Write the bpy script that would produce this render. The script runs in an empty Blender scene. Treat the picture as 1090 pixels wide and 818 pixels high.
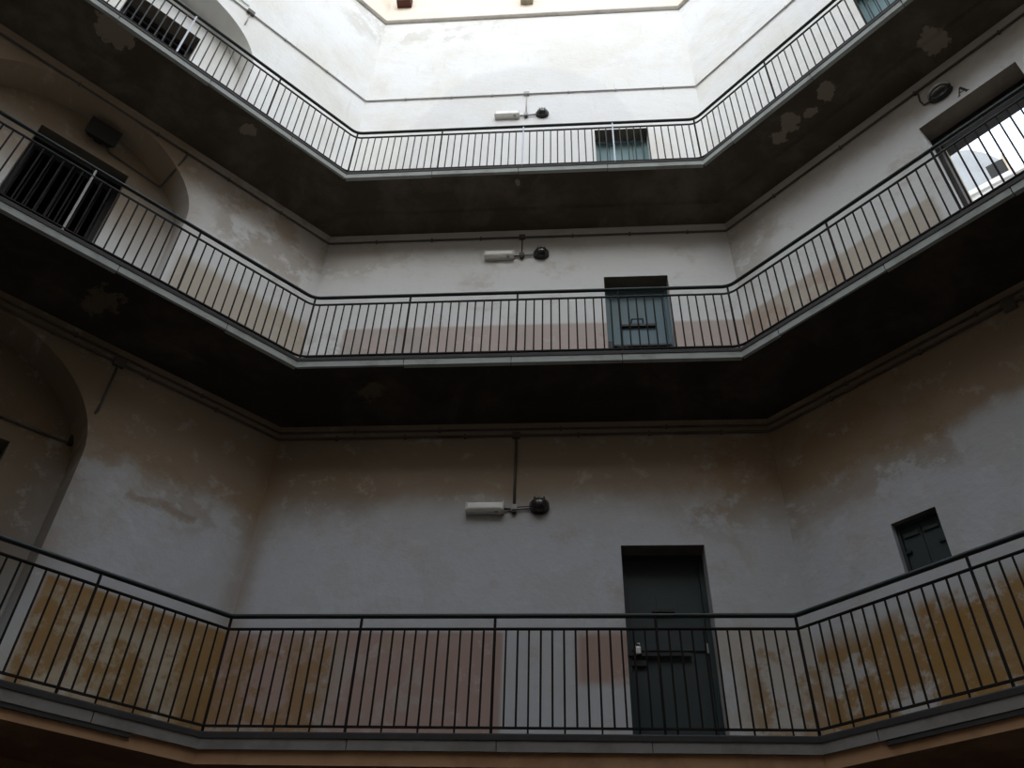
import bpy, bmesh, math, random
from mathutils import Vector, Matrix
from mathutils.geometry import tessellate_polygon

scene = bpy.context.scene
col = scene.collection
random.seed(7)

# ------------------------------------------------------------------ camera, sky, exposure
EYE = 1.6
cam_data = bpy.data.cameras.new('camera')
cam_data.sensor_width = 36.0
cam_data.lens = 878.861 / 1090.0 * 36.0
cam_data.clip_end = 500
cam = bpy.data.objects.new('camera', cam_data)
col.objects.link(cam)
R_ = Vector((0.99745565, 0.06565676, 0.02777446))
U_ = Vector((0.02084301, -0.64115933, 0.76712469))
F_ = Vector((-0.06817478, 0.76459395, 0.64089648))
M = Matrix((R_, U_, -F_)).transposed().to_4x4()
M.translation = Vector((0, 0, EYE))
cam.matrix_world = M
scene.camera = cam

world = bpy.data.worlds.new('overcast_sky')
scene.world = world
world.use_nodes = True
wn, wl = world.node_tree.nodes, world.node_tree.links
wn.clear()
w_out = wn.new('ShaderNodeOutputWorld')
w_bg = wn.new('ShaderNodeBackground')
w_tc = wn.new('ShaderNodeTexCoord')
w_no = wn.new('ShaderNodeTexNoise')
w_no.inputs['Scale'].default_value = 3.0
w_no.inputs['Detail'].default_value = 5.0
w_rp = wn.new('ShaderNodeValToRGB')
w_rp.color_ramp.elements[0].position = 0.35
w_rp.color_ramp.elements[0].color = (0.64, 0.74, 0.90, 1)
w_rp.color_ramp.elements[1].position = 0.62
w_rp.color_ramp.elements[1].color = (0.91, 0.955, 1.0, 1)
wl.new(w_tc.outputs['Generated'], w_no.inputs['Vector'])
wl.new(w_no.outputs['Fac'], w_rp.inputs['Fac'])
wl.new(w_rp.outputs['Color'], w_bg.inputs['Color'])
w_bg.inputs['Strength'].default_value = 1.0
wl.new(w_bg.outputs['Background'], w_out.inputs['Surface'])

vs = scene.view_settings
vs.view_transform = 'Standard'
vs.look = 'None'
vs.gamma = 1.0
vs.use_curve_mapping = False
vs.exposure = 1.60

# veiled sun added high behind the viewer, to brighten only the upper walls
sun_data = bpy.data.lights.new('veiled_sun', 'SUN')
sun_data.energy = 0.36
sun_data.angle = math.radians(30)
sun_data.color = (1.0, 0.97, 0.92)
sun = bpy.data.objects.new('veiled_sun', sun_data)
col.objects.link(sun)
sun.rotation_euler = Vector((-0.05, 0.80, -0.50)).to_track_quat('-Z', 'Y').to_euler()

# ------------------------------------------------------------------ plan of the courtyard
G1, G2, G3 = 2.0458 + EYE, 6.0809 + EYE, 9.5411 + EYE      # gallery floors
LEVELS = (G1, G2, G3)
ZLEDGE = 15.6 + EYE
ZTOP = ZLEDGE + 1.55
DEP = 0.858                                                  # gallery depth
MID, BOT = 0.882, 0.06
WL = Vector((-3.3977, 7.6269)); WR = Vector((2.2403, 7.6269))
dL = Vector((-0.68423, -0.72926)); dR = Vector((0.69727, -0.71680))
WL2 = WL + dL * 6.58; WR2 = WR + dR * 6.44
POLY = [WR2, WR, WL, WL2,
        Vector((WL2.x, WL2.y - 5.6)), Vector((-3.4, -7.3)), Vector((2.24, -7.3)), Vector((WR2.x, WR2.y - 5.7))]


def inset(poly, d):
    """the plan moved d towards the middle of the court (counter-clockwise list)"""
    n = len(poly); out = []
    for i in range(n):
        a, b, c = poly[i - 1], poly[i], poly[(i + 1) % n]
        e1 = (b - a).normalized(); e2 = (c - b).normalized()
        n1 = Vector((-e1.y, e1.x)); n2 = Vector((-e2.y, e2.x))
        k = n1 + n2
        out.append(b + k * (d / (1 + n1.dot(n2))))
    return out


RAILP = inset(POLY, DEP)
RR2, RR, RL, RL2 = RAILP[0], RAILP[1], RAILP[2], RAILP[3]


class Side:
    """one wall: u metres along it, z up, off metres outwards from the court"""
    def __init__(s, a, t, n):
        s.a, s.t, s.n = a, t.normalized(), n.normalized()

    def p(s, u, z, off=0.0):
        q = s.a + s.t * u + s.n * off
        return Vector((q.x, q.y, z))


BACK = Side(WL, Vector((1, 0)), Vector((0, 1)))
LEFT = Side(WL, dL, Vector((dL.y, -dL.x)))
RIGHT = Side(WR, dR, Vector((-dR.y, dR.x)))
RB = Side(RL, Vector((1, 0)), Vector((0, 1)))
RLS = Side(RL, dL, LEFT.n)
RRS = Side(RR, dR, RIGHT.n)


# ------------------------------------------------------------------ material helpers
class Mat:
    def __init__(s, name, rough=0.9, metal=0.0, spec=0.3):
        s.m = bpy.data.materials.new(name)
        s.m.use_nodes = True
        s.t = s.m.node_tree
        s.b = s.t.nodes['Principled BSDF']
        s.b.inputs['Roughness'].default_value = rough
        s.b.inputs['Metallic'].default_value = metal
        s.b.inputs['Specular IOR Level'].default_value = spec
        s.co = None

    def n(s, kind): return s.t.nodes.new(kind)

    def put(s, sock, v):
        if hasattr(v, 'is_linked') or hasattr(v, 'links'):
            s.t.links.new(v, sock)
        else:
            sock.default_value = v

    def math(s, op, a, b=0.0, c=None, clamp=False):
        n = s.n('ShaderNodeMath'); n.operation = op; n.use_clamp = clamp
        s.put(n.inputs[0], a); s.put(n.inputs[1], b)
        if c is not None: s.put(n.inputs[2], c)
        return n.outputs[0]

    def coord(s, which):
        n = s.n('ShaderNodeTexCoord'); s.co = n.outputs[which]
        return s.co

    def noise(s, scale, detail=4.0, rough=0.6, dist=0.0, off=(0, 0, 0), stretch=None, color=False):
        v = s.co
        if off != (0, 0, 0) or stretch:
            mp = s.n('ShaderNodeMapping'); s.put(mp.inputs['Vector'], v)
            mp.inputs['Location'].default_value = off
            if stretch: mp.inputs['Scale'].default_value = stretch
            v = mp.outputs[0]
        n = s.n('ShaderNodeTexNoise')
        s.put(n.inputs['Vector'], v)
        n.inputs['Scale'].default_value = scale; n.inputs['Detail'].default_value = detail
        n.inputs['Roughness'].default_value = rough; n.inputs['Distortion'].default_value = dist
        return n.outputs['Color' if color else 'Fac']

    def step(s, v, lo, hi, inv=False):
        n = s.n('ShaderNodeMapRange'); n.interpolation_type = 'SMOOTHSTEP'
        s.put(n.inputs[0], v); n.inputs[1].default_value = lo; n.inputs[2].default_value = hi
        n.inputs[3].default_value = 1.0 if inv else 0.0; n.inputs[4].default_value = 0.0 if inv else 1.0
        return n.outputs[0]

    def mul(s, *a):
        r = a[0]
        for x in a[1:]: r = s.math('MULTIPLY', r, x)
        return r

    def mix(s, fac, a, b):
        n = s.n('ShaderNodeMix'); n.data_type = 'RGBA'
        s.put(n.inputs[0], fac)
        for sock, v in ((n.inputs[6], a), (n.inputs[7], b)):
            if isinstance(v, tuple): sock.default_value = (*v, 1)
            else: s.t.links.new(v, sock)
        return n.outputs[2]

    def color(s, v):
        if isinstance(v, tuple): s.b.inputs['Base Color'].default_value = (*v, 1)
        else: s.t.links.new(v, s.b.inputs['Base Color'])

    def bump(s, h, strength=0.3, dist=0.02):
        n = s.n('ShaderNodeBump'); n.inputs['Strength'].default_value = strength; n.inputs['Distance'].default_value = dist
        s.t.links.new(h, n.inputs['Height']); s.t.links.new(n.outputs[0], s.b.inputs['Normal'])


def paint(name, base, dark=None, scale=6.0, rough=0.6, metal=0.0, amount=0.5, spec=0.35, bump=0.15):
    """a worn even paint: base colour with darker or rusty blotches"""
    m = Mat(name, rough, metal, spec); m.coord('Object')
    nz = m.noise(scale, 5, 0.65)
    d = dark or tuple(c * 0.6 for c in base)
    f = m.mul(m.step(nz, 0.45, 0.68), amount)
    m.color(m.mix(f, base, d))
    m.bump(m.noise(scale * 9, 3, 0.6), bump, 0.004)
    return m.m


def wall_material(name, layers, ellipses=(), base=(0.76, 0.76, 0.745), seed=0.0):
    """old plaster; coordinates are metres along the wall and metres of height.
    layers: (u0, u1, z0, z1, softness, colour, strength, patchiness 0..1, wobble)"""
    m = Mat(name, 0.95, 0, 0.15)
    uv = m.coord('UV')
    sx = m.n('ShaderNodeSeparateXYZ'); m.t.links.new(uv, sx.inputs[0])
    u, z = sx.outputs[0], sx.outputs[1]
    so = (seed, seed * 1.7, seed * 0.6)
    big = m.noise(0.75, 6, 0.6, 0.2, so)
    med = m.noise(2.6, 6, 0.66, 0.1, so)
    fine = m.noise(14, 4, 0.6, 0, so)
    w1 = m.math('SUBTRACT', m.noise(1.3, 7, 0.62, 0, (seed + 3, 5, 1)), 0.5)
    w2 = m.math('SUBTRACT', m.noise(1.3, 7, 0.62, 0, (seed + 9, 2, 4)), 0.5)
    c = m.mix(m.mul(m.step(big, 0.40, 0.66), 0.7), base, tuple(x * k for x, k in zip(base, (0.9, 0.87, 0.8))))
    c = m.mix(m.mul(m.step(med, 0.55, 0.75), 0.35), c, tuple(x * 1.14 for x in base))
    # runs of dirty water
    run = m.noise(3.0, 5, 0.6, 0.2, (seed, 1, 0), (3.0, 0.35, 1))
    c = m.mix(m.mul(m.step(run, 0.60, 0.78), 0.22), c, (0.36, 0.32, 0.25))
    cloud = m.noise(1.7, 8, 0.7, 0.15, (seed + 5, 8, 2))
    cloud2 = m.noise(3.7, 8, 0.72, 0.1, (seed + 15, 3, 7))
    for i, (u0, u1, z0, z1, soft, colr, st, patch, wob) in enumerate(layers):
        uu = m.math('ADD', u, m.mul(w1, wob)) if wob else u
        zz = m.math('ADD', z, m.mul(w2, wob)) if wob else z
        k = m.mul(m.step(uu, u0 - soft, u0 + soft), m.step(uu, u1 - soft, u1 + soft, True),
                  m.step(zz, z0 - soft, z0 + soft), m.step(zz, z1 - soft, z1 + soft, True))
        if patch:
            pn = m.noise(2.1, 8, 0.68, 0.1, (seed + i * 7.3, i * 3.1, 2))
            t = 0.5 + (patch - 0.5) * 0.45
            k = m.mul(k, m.step(pn, t - 0.05, t + 0.05))
        c = m.mix(m.mul(k, st), c, colr)
    low = m.step(z, G3 - 0.1, G3, True)
    c = m.mix(m.mul(m.step(cloud, 0.52, 0.70), m.math('ADD', m.mul(low, 0.26), 0.10)), c, (0.34, 0.26, 0.17))
    c = m.mix(m.mul(m.step(cloud2, 0.55, 0.66), 0.22), c, (0.66, 0.66, 0.65))
    for cu, cz, ru, rz, colr, st in ellipses:                # old filled-in arches: an even patch with a rounded head
        a = m.math('DIVIDE', m.math('SUBTRACT', u, cu), ru); b = m.math('DIVIDE', m.math('SUBTRACT', z, cz), rz)
        d = m.math('ADD', m.math('SQRT', m.math('ADD', m.mul(a, a), m.mul(b, b))), m.mul(w1, 0.12))
        c = m.mix(m.mul(m.step(d, 0.97, 1.03, True), m.step(z, cz - 0.02, cz + 0.02), st), c, colr)
    c = m.mix(m.mul(m.step(fine, 0.62, 0.8), 0.14), c, (0.30, 0.27, 0.22))
    m.color(c)
    h = m.math('ADD', m.mul(med, 0.6), m.math('ADD', m.mul(fine, 0.25), m.mul(w1, 0.8)))
    m.bump(h, 0.5, 0.035)
    return m.m


def soffit_material(name, base, patches, pcol=(0.30, 0.26, 0.21), seed=0.0):
    """dark underside with bits where the old coat has come off: patches are (x, y, radius) on the slab"""
    m = Mat(name, 0.95, 0, 0.1)
    co = m.coord('Object')
    blot = m.noise(1.4, 6, 0.65, 0.3, (seed, 2, 0))
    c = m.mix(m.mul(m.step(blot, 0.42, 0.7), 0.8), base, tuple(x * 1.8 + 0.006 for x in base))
    wob = m.noise(4.5, 7, 0.7, 0.1, (seed + 4, 1, 0))
    wob = m.mul(m.math('SUBTRACT', wob, 0.5), 3.6)
    sx = m.n('ShaderNodeSeparateXYZ'); m.t.links.new(co, sx.inputs[0])
    for (x, y, r) in patches:
        dx = m.math('SUBTRACT', sx.outputs[0], x); dy = m.math('SUBTRACT', sx.outputs[1], y)
        d = m.math('SQRT', m.math('ADD', m.mul(dx, dx), m.mul(dy, dy)))
        d = m.math('ADD', m.math('DIVIDE', d, r), wob)
        c = m.mix(m.mul(m.step(d, 0.70, 0.84, True), 0.9), c, pcol)
    m.color(c)
    m.bump(m.noise(9, 5, 0.6), 0.4, 0.02)
    return m.m


SHADE2 = (0.66, 0.665, 0.66)                                   # daylight's falloff on the lower floors, put into the plaster colour
SHADE1 = (0.43, 0.43, 0.435)
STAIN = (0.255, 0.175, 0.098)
BLUISH = (0.50, 0.51, 0.54)
DARK_BROWN = (0.20, 0.15, 0.10)
OCHRE = (0.285, 0.165, 0.055)
OCHRE2 = (0.20, 0.115, 0.045)
PINK = (0.36, 0.235, 0.185)
BEIGE = (0.42, 0.345, 0.25)
PALE = (0.42, 0.40, 0.375)
PEACH = (0.84, 0.74, 0.62)

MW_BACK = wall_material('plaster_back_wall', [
    (-1, 9, -1, G3, 0.02, SHADE2, 0.85, 0, 0),
    (-1, 9, -1, G2, 0.02, SHADE1, 0.85, 0, 0),
    (-1, 4.6, G1 + 1.2, G1 + 2.4, 0.3, BLUISH, 0.6, 0.42, 0.5),
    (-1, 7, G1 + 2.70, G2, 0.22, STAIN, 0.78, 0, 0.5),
    (-1, 1.2, G1 + 2.5, G2, 0.30, DARK_BROWN, 0.5, 0, 0.9),
    (4.6, 7, G1 + 2.3, G2, 0.25, STAIN, 0.6, 0.45, 0.9),
    (-0.1, 0.12, G1, G2, 0.12, STAIN, 0.55, 0, 0.3),
    (-1, 2.72, G1 - 1, G1 + 1.22, 0.025, PINK, 0.85, 0, 0.05),
    (-1, 1.15, G1 - 1, G1 + 1.2, 0.10, OCHRE, 0.75, 0.42, 0.5),
    (0.2, 2.3, G1 - 1, G1 + 1.1, 0.20, PALE, 0.45, 0.62, 0.5),
    (3.43, 3.95, G1 + 0.72, G1 + 1.22, 0.06, PINK, 0.9, 0, 0.08),
    (4.74, 6.5, G1 - 1, G1 + 1.25, 0.05, BEIGE, 0.5, 0.4, 0.25),
    (5.0, 6.5, G1 - 1, G1 + 1.1, 0.12, OCHRE, 0.75, 0.5, 0.5),
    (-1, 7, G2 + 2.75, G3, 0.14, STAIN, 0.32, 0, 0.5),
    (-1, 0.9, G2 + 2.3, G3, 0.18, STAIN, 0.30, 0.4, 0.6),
    (0.5, 7, G2 - 0.2, G2 + 1.30, 0.03, PINK, 0.62, 0, 0.06),
    (-1, 1.5, G2 - 0.2, G2 + 1.25, 0.15, PALE, 0.7, 0.5, 0.5),
    (0, 2.2, ZLEDGE - 0.8, ZLEDGE, 0.2, (0.52, 0.49, 0.42), 0.5, 0.55, 0.7),
    (-1, 7, ZLEDGE, ZTOP + 1, 0.02, PEACH, 1.0, 0, 0.0),
], ellipses=[(2.75, G3 + 1.2, 2.0, 3.05, (0.64, 0.64, 0.64), 0.5)], seed=1.0)
MW_LEFT = wall_material('plaster_left_wall', [
    (-1, 9, -1, G3, 0.02, SHADE2, 0.85, 0, 0),
    (-1, 9, -1, G2, 0.02, SHADE1, 0.85, 0, 0),
    (-1, 1.85, G1 + 1.3, G1 + 2.3, 0.2, BLUISH, 0.6, 0.45, 0.4),
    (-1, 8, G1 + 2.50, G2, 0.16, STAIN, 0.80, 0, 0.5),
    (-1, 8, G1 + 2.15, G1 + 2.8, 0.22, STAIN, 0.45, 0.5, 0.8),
    (0.62, 1.36, G1 + 2.185, G1 + 2.265, 0.02, STAIN, 0.55, 0, 0.45),
    (1.85, 6, G1 + 1.0, G2, 0.4, DARK_BROWN, 0.92, 0, 0.5),  # darker brown tone across the lowest niche bay
    (-0.1, 0.12, G1, G2, 0.12, STAIN, 0.45, 0, 0.3),
    (-1, 1.76, G1 - 1, G1 + 1.21, 0.03, OCHRE, 0.95, 0, 0.06),
    (0.35, 1.8, G1 + 0.2, G1 + 1.02, 0.16, (0.45, 0.39, 0.30), 0.8, 0.46, 0.4),
    (-1, 0.9, G1 - 1, G1 + 0.5, 0.2, OCHRE2, 0.6, 0.5, 0.5),
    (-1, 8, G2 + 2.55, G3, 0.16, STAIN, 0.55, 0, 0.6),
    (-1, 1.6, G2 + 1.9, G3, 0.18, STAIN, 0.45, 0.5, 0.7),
    (-1, 1.8, G2 - 0.2, G2 + 1.38, 0.10, BEIGE, 0.75, 0, 0.25),
    (1.88, 6, G2 + 1.6, G3, 0.5, STAIN, 0.75, 0, 0.5),  # brown tone across the middle niche bay
    (-1, 8, ZLEDGE, ZTOP + 1, 0.02, PEACH, 1.0, 0, 0.0),
    (-1, 0.8, ZLEDGE - 0.9, ZLEDGE, 0.2, (0.5, 0.48, 0.42), 0.5, 0.45, 0.7),
], seed=12.0)
MW_RIGHT = wall_material('plaster_right_wall', [
    (-1, 9, -1, G3, 0.02, SHADE2, 0.85, 0, 0),
    (-1, 9, -1, G2, 0.02, SHADE1, 0.85, 0, 0),
    (0.1, 8, G1 + 1.2, G1 + 2.5, 0.3, BLUISH, 0.6, 0.45, 0.5),
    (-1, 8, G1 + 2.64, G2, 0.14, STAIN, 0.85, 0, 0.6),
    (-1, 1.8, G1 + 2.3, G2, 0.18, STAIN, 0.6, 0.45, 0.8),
    (-1, 8, G1 - 1, G1 + 1.16, 0.04, PALE, 0.7, 0, 0.10),
    (-0.5, 1.5, G1 - 1, G1 + 1.05, 0.10, OCHRE, 0.95, 0.40, 0.5),
    (1.0, 2.6, G1 + 0.2, G1 + 1.16, 0.08, OCHRE, 0.95, 0.36, 0.4),
    (2.6, 8, G1 - 1, G1 + 1.16, 0.08, OCHRE, 0.8, 0.5, 0.4),
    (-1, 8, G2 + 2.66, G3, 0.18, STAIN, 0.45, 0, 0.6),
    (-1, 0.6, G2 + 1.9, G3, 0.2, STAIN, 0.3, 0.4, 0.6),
    (-1, 2.5, G2 - 0.2, G2 + 1.36, 0.04, BEIGE, 0.72, 0, 0.08),
    (-1, 1.3, G2 - 0.2, G2 + 1.32, 0.12, PINK, 0.5, 0.45, 0.4),
    (-1, 8, ZLEDGE, ZTOP + 1, 0.02, PEACH, 1.0, 0, 0.0),
], seed=23.0)
MW_REAR = wall_material('plaster_rear_walls', [
    (-1, 9, G1 + 2.6, G2, 0.2, STAIN, 0.6, 0, 0.8),
    (-1, 9, G1 - 1, G1 + 1.2, 0.05, OCHRE, 0.6, 0.45, 0.4),
    (-1, 9, G2 - 0.2, G2 + 1.3, 0.05, BEIGE, 0.6, 0.4, 0.3),
    (-1, 9, ZLEDGE, ZTOP + 1, 0.02, PEACH, 1.0, 0, 0.0),
], base=(0.34, 0.31, 0.27), seed=40.0)

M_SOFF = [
    soffit_material('ochre_soffit', (0.17, 0.10, 0.06), [], seed=3),
    soffit_material('dark_soffit_middle', (0.042, 0.034, 0.027), [(-2.22, 7.12, 0.16), (-4.7, 5.6, 0.20)], (0.115, 0.088, 0.064), seed=8),
    soffit_material('dark_soffit_top', (0.078, 0.064, 0.048),
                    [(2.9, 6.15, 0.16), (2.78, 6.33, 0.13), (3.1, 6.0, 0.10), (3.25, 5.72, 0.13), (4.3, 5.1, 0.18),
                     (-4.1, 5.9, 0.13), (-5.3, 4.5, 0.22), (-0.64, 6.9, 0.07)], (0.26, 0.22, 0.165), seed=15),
]
M_BEAM = paint('orange_wash_beam', (0.44, 0.26, 0.14), (0.30, 0.16, 0.085), 2.5, 0.9, amount=0.7)
M_NOSE = paint('dark_slate_nosing', (0.035, 0.032, 0.03), (0.06, 0.055, 0.05), 4, 0.8, amount=0.4)
M_EDGE = paint('grey_green_edge_stone', (0.34, 0.36, 0.34), (0.20, 0.20, 0.18), 3, 0.8, amount=0.6)
M_EDGE1 = paint('dim_brown_edge_stone', (0.23, 0.215, 0.20), (0.15, 0.13, 0.11), 3, 0.85, amount=0.6)
M_FLOOR = paint('gallery_paving', (0.36, 0.34, 0.31), None, 2, 0.85)
M_RAIL = paint('dark_green_rail_paint', (0.013, 0.024, 0.022), (0.02, 0.014, 0.010), 5, 0.55, 0.0, 0.5, 0.3)
M_BAR = paint('rusty_dark_bar_paint', (0.012, 0.010, 0.009), (0.030, 0.014, 0.008), 6, 0.75, 0.0, 0.7, 0.15)
M_BARTOP = paint('glare_grey_bar_paint', (0.055, 0.057, 0.060), (0.03, 0.025, 0.02), 6, 0.7, 0.0, 0.6, 0.2)  # lighter grey stands for glare around the thin top-floor bars
M_GALV = paint('galvanised_post', (0.62, 0.66, 0.74), (0.5, 0.53, 0.6), 8, 0.5, 0.0, 0.5, 0.4)
M_PIPE = paint('grey_brown_conduit', (0.10, 0.085, 0.07), (0.05, 0.035, 0.025), 3, 0.6, amount=0.7)
M_PIPE3 = paint('pale_grey_conduit', (0.36, 0.35, 0.33), (0.25, 0.23, 0.21), 3, 0.6, amount=0.7)
M_DOOR1 = paint('blackish_green_door', (0.020, 0.032, 0.033), (0.03, 0.035, 0.037), 2.5, 0.55, amount=0.7)
M_DOOR2 = paint('blue_green_door', (0.085, 0.150, 0.175), (0.12, 0.16, 0.165), 2.5, 0.55, amount=0.7)
M_DOOR3 = paint('pale_teal_door', (0.13, 0.215, 0.23), (0.10, 0.17, 0.18), 2.5, 0.6, amount=0.6)
M_IRON = paint('black_iron', (0.014, 0.014, 0.014), (0.03, 0.02, 0.014), 8, 0.55, 0.2, 0.6, 0.45)
M_GATE = paint('gate_iron', (0.014, 0.012, 0.011), (0.008, 0.007, 0.006), 5, 0.6, 0.0, 0.6)
M_STEEL = paint('lock_steel', (0.55, 0.55, 0.53), (0.3, 0.28, 0.25), 20, 0.35, 0.9, 0.4)
M_WHITE = paint('lamp_housing', (0.60, 0.59, 0.55), (0.45, 0.42, 0.36), 10, 0.4, amount=0.4, spec=0.5)
M_DIFF = paint('lamp_diffuser', (0.78, 0.77, 0.72), (0.66, 0.62, 0.54), 12, 0.25, amount=0.4, spec=0.6)
M_DKGLASS = paint('smoked_lamp_glass', (0.035, 0.033, 0.03), (0.02, 0.018, 0.016), 10, 0.22, amount=0.4, spec=0.6)
M_WOOD = paint('brown_beam', (0.085, 0.028, 0.018), (0.05, 0.018, 0.012), 6, 0.7, amount=0.6)
M_WOODG = paint('grey_beam', (0.34, 0.31, 0.23), (0.24, 0.21, 0.16), 6, 0.8, amount=0.6)
M_LEDGE = paint('ledge_stone', (0.50, 0.46, 0.40), (0.34, 0.31, 0.27), 3, 0.85, amount=0.7)
M_ROOF = paint('clay_roof', (0.33, 0.16, 0.09), (0.22, 0.11, 0.07), 4, 0.85, amount=0.7)
M_GROUND = paint('court_earth', (0.095, 0.07, 0.05), (0.06, 0.048, 0.036), 0.8, 0.95, amount=0.7)
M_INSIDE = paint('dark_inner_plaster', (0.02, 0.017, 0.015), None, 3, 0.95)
M_JAMB = paint('dark_jamb_lining', (0.05, 0.042, 0.036), (0.08, 0.07, 0.06), 4, 0.75, amount=0.6)
M_LINTEL = paint('dark_lintel', (0.115, 0.098, 0.078), (0.07, 0.058, 0.045), 3, 0.95, amount=0.7, spec=0.1)  # darker tone for the top faces of openings
M_LETTER = paint('black_letter', (0.02, 0.018, 0.016), None, 10, 0.7)
M_OUTW = paint('outer_white_wall', (0.74, 0.73, 0.70), (0.62, 0.61, 0.58), 1.2, 0.9, amount=0.6)
M_OUTG = paint('outer_grey_roof', (0.36, 0.37, 0.38), (0.27, 0.28, 0.30), 1.2, 0.9, amount=0.7)
M_CREAM = paint('cream_stack_side', (0.62, 0.52, 0.36), None, 4, 0.85)


# ------------------------------------------------------------------ mesh helpers
def link(name, bm, mat, parent=None, smooth=False):
    me = bpy.data.meshes.new(name)
    bm.normal_update()
    bm.to_mesh(me); bm.free()
    if isinstance(mat, (list, tuple)):
        for q in mat: me.materials.append(q)
    else:
        me.materials.append(mat)
    if smooth:
        for f in me.polygons: f.use_smooth = True
    o = bpy.data.objects.new(name, me)
    col.objects.link(o)
    if parent: o.parent = parent; o.matrix_parent_inverse = parent.matrix_world.inverted()
    return o


def tag(o, label, cat=None, group=None, kind=None):
    o['label'] = label
    if cat: o['category'] = cat
    if group: o['group'] = group
    if kind: o['kind'] = kind
    return o


def empty(name, loc):
    o = bpy.data.objects.new(name, None)
    o.empty_display_size = 0.1
    o.location = loc
    col.objects.link(o)
    o.matrix_world = Matrix.Translation(Vector(loc))
    return o


def quad(bm, pts, uvs=None, mi=0):
    f = bm.faces.new([bm.verts.new(p) for p in pts])
    f.material_index = mi
    if uvs:
        lay = bm.loops.layers.uv.verify()
        for l, w in zip(f.loops, uvs): l[lay].uv = w
    return f


def sbox(bm, sd, u0, u1, z0, z1, o0, o1, bev=0.0):
    """a box in the frame of one wall"""
    vs_ = [bm.verts.new(sd.p(u, z, o)) for o in (o0, o1) for z in (z0, z1) for u in (u0, u1)]
    fs = [(0, 1, 3, 2), (4, 6, 7, 5), (0, 4, 5, 1), (2, 3, 7, 6), (0, 2, 6, 4), (1, 5, 7, 3)]
    new = [bm.faces.new([vs_[i] for i in f]) for f in fs]
    if bev:
        es = list({e for f in new for e in f.edges})
        bmesh.ops.bevel(bm, geom=es, offset=bev, segments=2, affect='EDGES', profile=0.5)


def box_obj(name, sd, u0, u1, z0, z1, o0, o1, mat, parent=None, bev=0.0):
    bm = bmesh.new(); sbox(bm, sd, u0, u1, z0, z1, o0, o1, bev)
    bmesh.ops.recalc_face_normals(bm, faces=bm.faces[:])
    return link(name, bm, mat, parent)


def tube(bm, pts, r, seg=8, caps=True):
    """round tube along a 3-D polyline"""
    pts = [Vector(p) for p in pts]; rings = []
    prev = None
    for i, p in enumerate(pts):
        if i == 0: d = (pts[1] - p).normalized(); k = 1
        elif i == len(pts) - 1: d = (p - pts[i - 1]).normalized(); k = 1
        else:
            a = (p - pts[i - 1]).normalized(); b = (pts[i + 1] - p).normalized()
            d = (a + b).normalized(); k = 1 / max(0.5, d.dot(a))
        if prev is None:
            x = d.orthogonal().normalized()
        else:
            x = (prev - d * prev.dot(d)).normalized()
        y = d.cross(x); prev = x
        rings.append([bm.verts.new(p + (x * math.cos(t) + y * math.sin(t)) * r * (k if i not in (0, len(pts) - 1) else 1))
                      for t in (2 * math.pi * j / seg for j in range(seg))])
    for a, b in zip(rings, rings[1:]):
        for j in range(seg): bm.faces.new((a[j], a[(j + 1) % seg], b[(j + 1) % seg], b[j]))
    if caps:
        bm.faces.new(rings[0][::-1]); bm.faces.new(rings[-1])


def tube_obj(name, pts, r, mat, parent=None, seg=8):
    bm = bmesh.new(); tube(bm, pts, r, seg)
    bmesh.ops.recalc_face_normals(bm, faces=bm.faces[:])
    return link(name, bm, mat, parent, smooth=True)


def fillet(pts, r, n=6):
    """round the inner corners of a plan polyline (2-D)"""
    out = [pts[0]]
    for a, b, c in zip(pts, pts[1:], pts[2:]):
        e1 = (a - b).normalized(); e2 = (c - b).normalized()
        ang = e1.angle(e2); t = r / math.tan(ang / 2)
        p, q = b + e1 * t, b + e2 * t
        cen = b + (e1 + e2).normalized() * (r / math.sin(ang / 2))
        v0, v1 = p - cen, q - cen
        tot = v0.angle_signed(v1)
        for i in range(n + 1):
            th = -tot * i / n
            out.append(cen + Vector((v0.x * math.cos(th) - v0.y * math.sin(th), v0.x * math.sin(th) + v0.y * math.cos(th))))
    out.append(pts[-1])
    return out


def sweep_plan(bm, plan, prof, closed=False, mi=None):
    """profile points (inward distance, z) carried along a plan polyline with mitred corners; plan runs with the court on its left"""
    n = len(plan); rings = []
    for i, p in enumerate(plan):
        if closed or 0 < i < n - 1:
            e1 = (p - plan[i - 1]).normalized(); e2 = (plan[(i + 1) % n] - p).normalized()
        elif i == 0: e1 = e2 = (plan[1] - p).normalized()
        else: e1 = e2 = (p - plan[i - 1]).normalized()
        n1 = Vector((-e1.y, e1.x)); n2 = Vector((-e2.y, e2.x)); k = (n1 + n2) / (1 + n1.dot(n2))
        rings.append([bm.verts.new((p.x + k.x * d, p.y + k.y * d, z)) for d, z in prof])
    m = len(prof)
    pairs = list(zip(rings, rings[1:])) + ([(rings[-1], rings[0])] if closed else [])
    for a, b in pairs:
        for j in range(m):
            f = bm.faces.new((a[j], b[j], b[(j + 1) % m], a[(j + 1) % m]))
            if mi: f.material_index = mi[j]
    if not closed:
        bm.faces.new(rings[0]); bm.faces.new(rings[-1][::-1])


def wall_sheet(bm, sd, outer, holes, off, duv=0.0):
    polys = [[Vector((a, b, 0)) for a, b in outer]] + [[Vector((a, b, 0)) for a, b in h] for h in holes]
    flat = [q for pl in polys for q in pl]
    vv = [bm.verts.new(sd.p(q.x, q.y, off)) for q in flat]
    lay = bm.loops.layers.uv.verify()
    for tri in tessellate_polygon(polys):
        try:
            f = bm.faces.new([vv[i] for i in tri])
        except ValueError:
            continue
        for l, i in zip(f.loops, tri): l[lay].uv = (flat[i].x + duv, flat[i].y)


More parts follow.
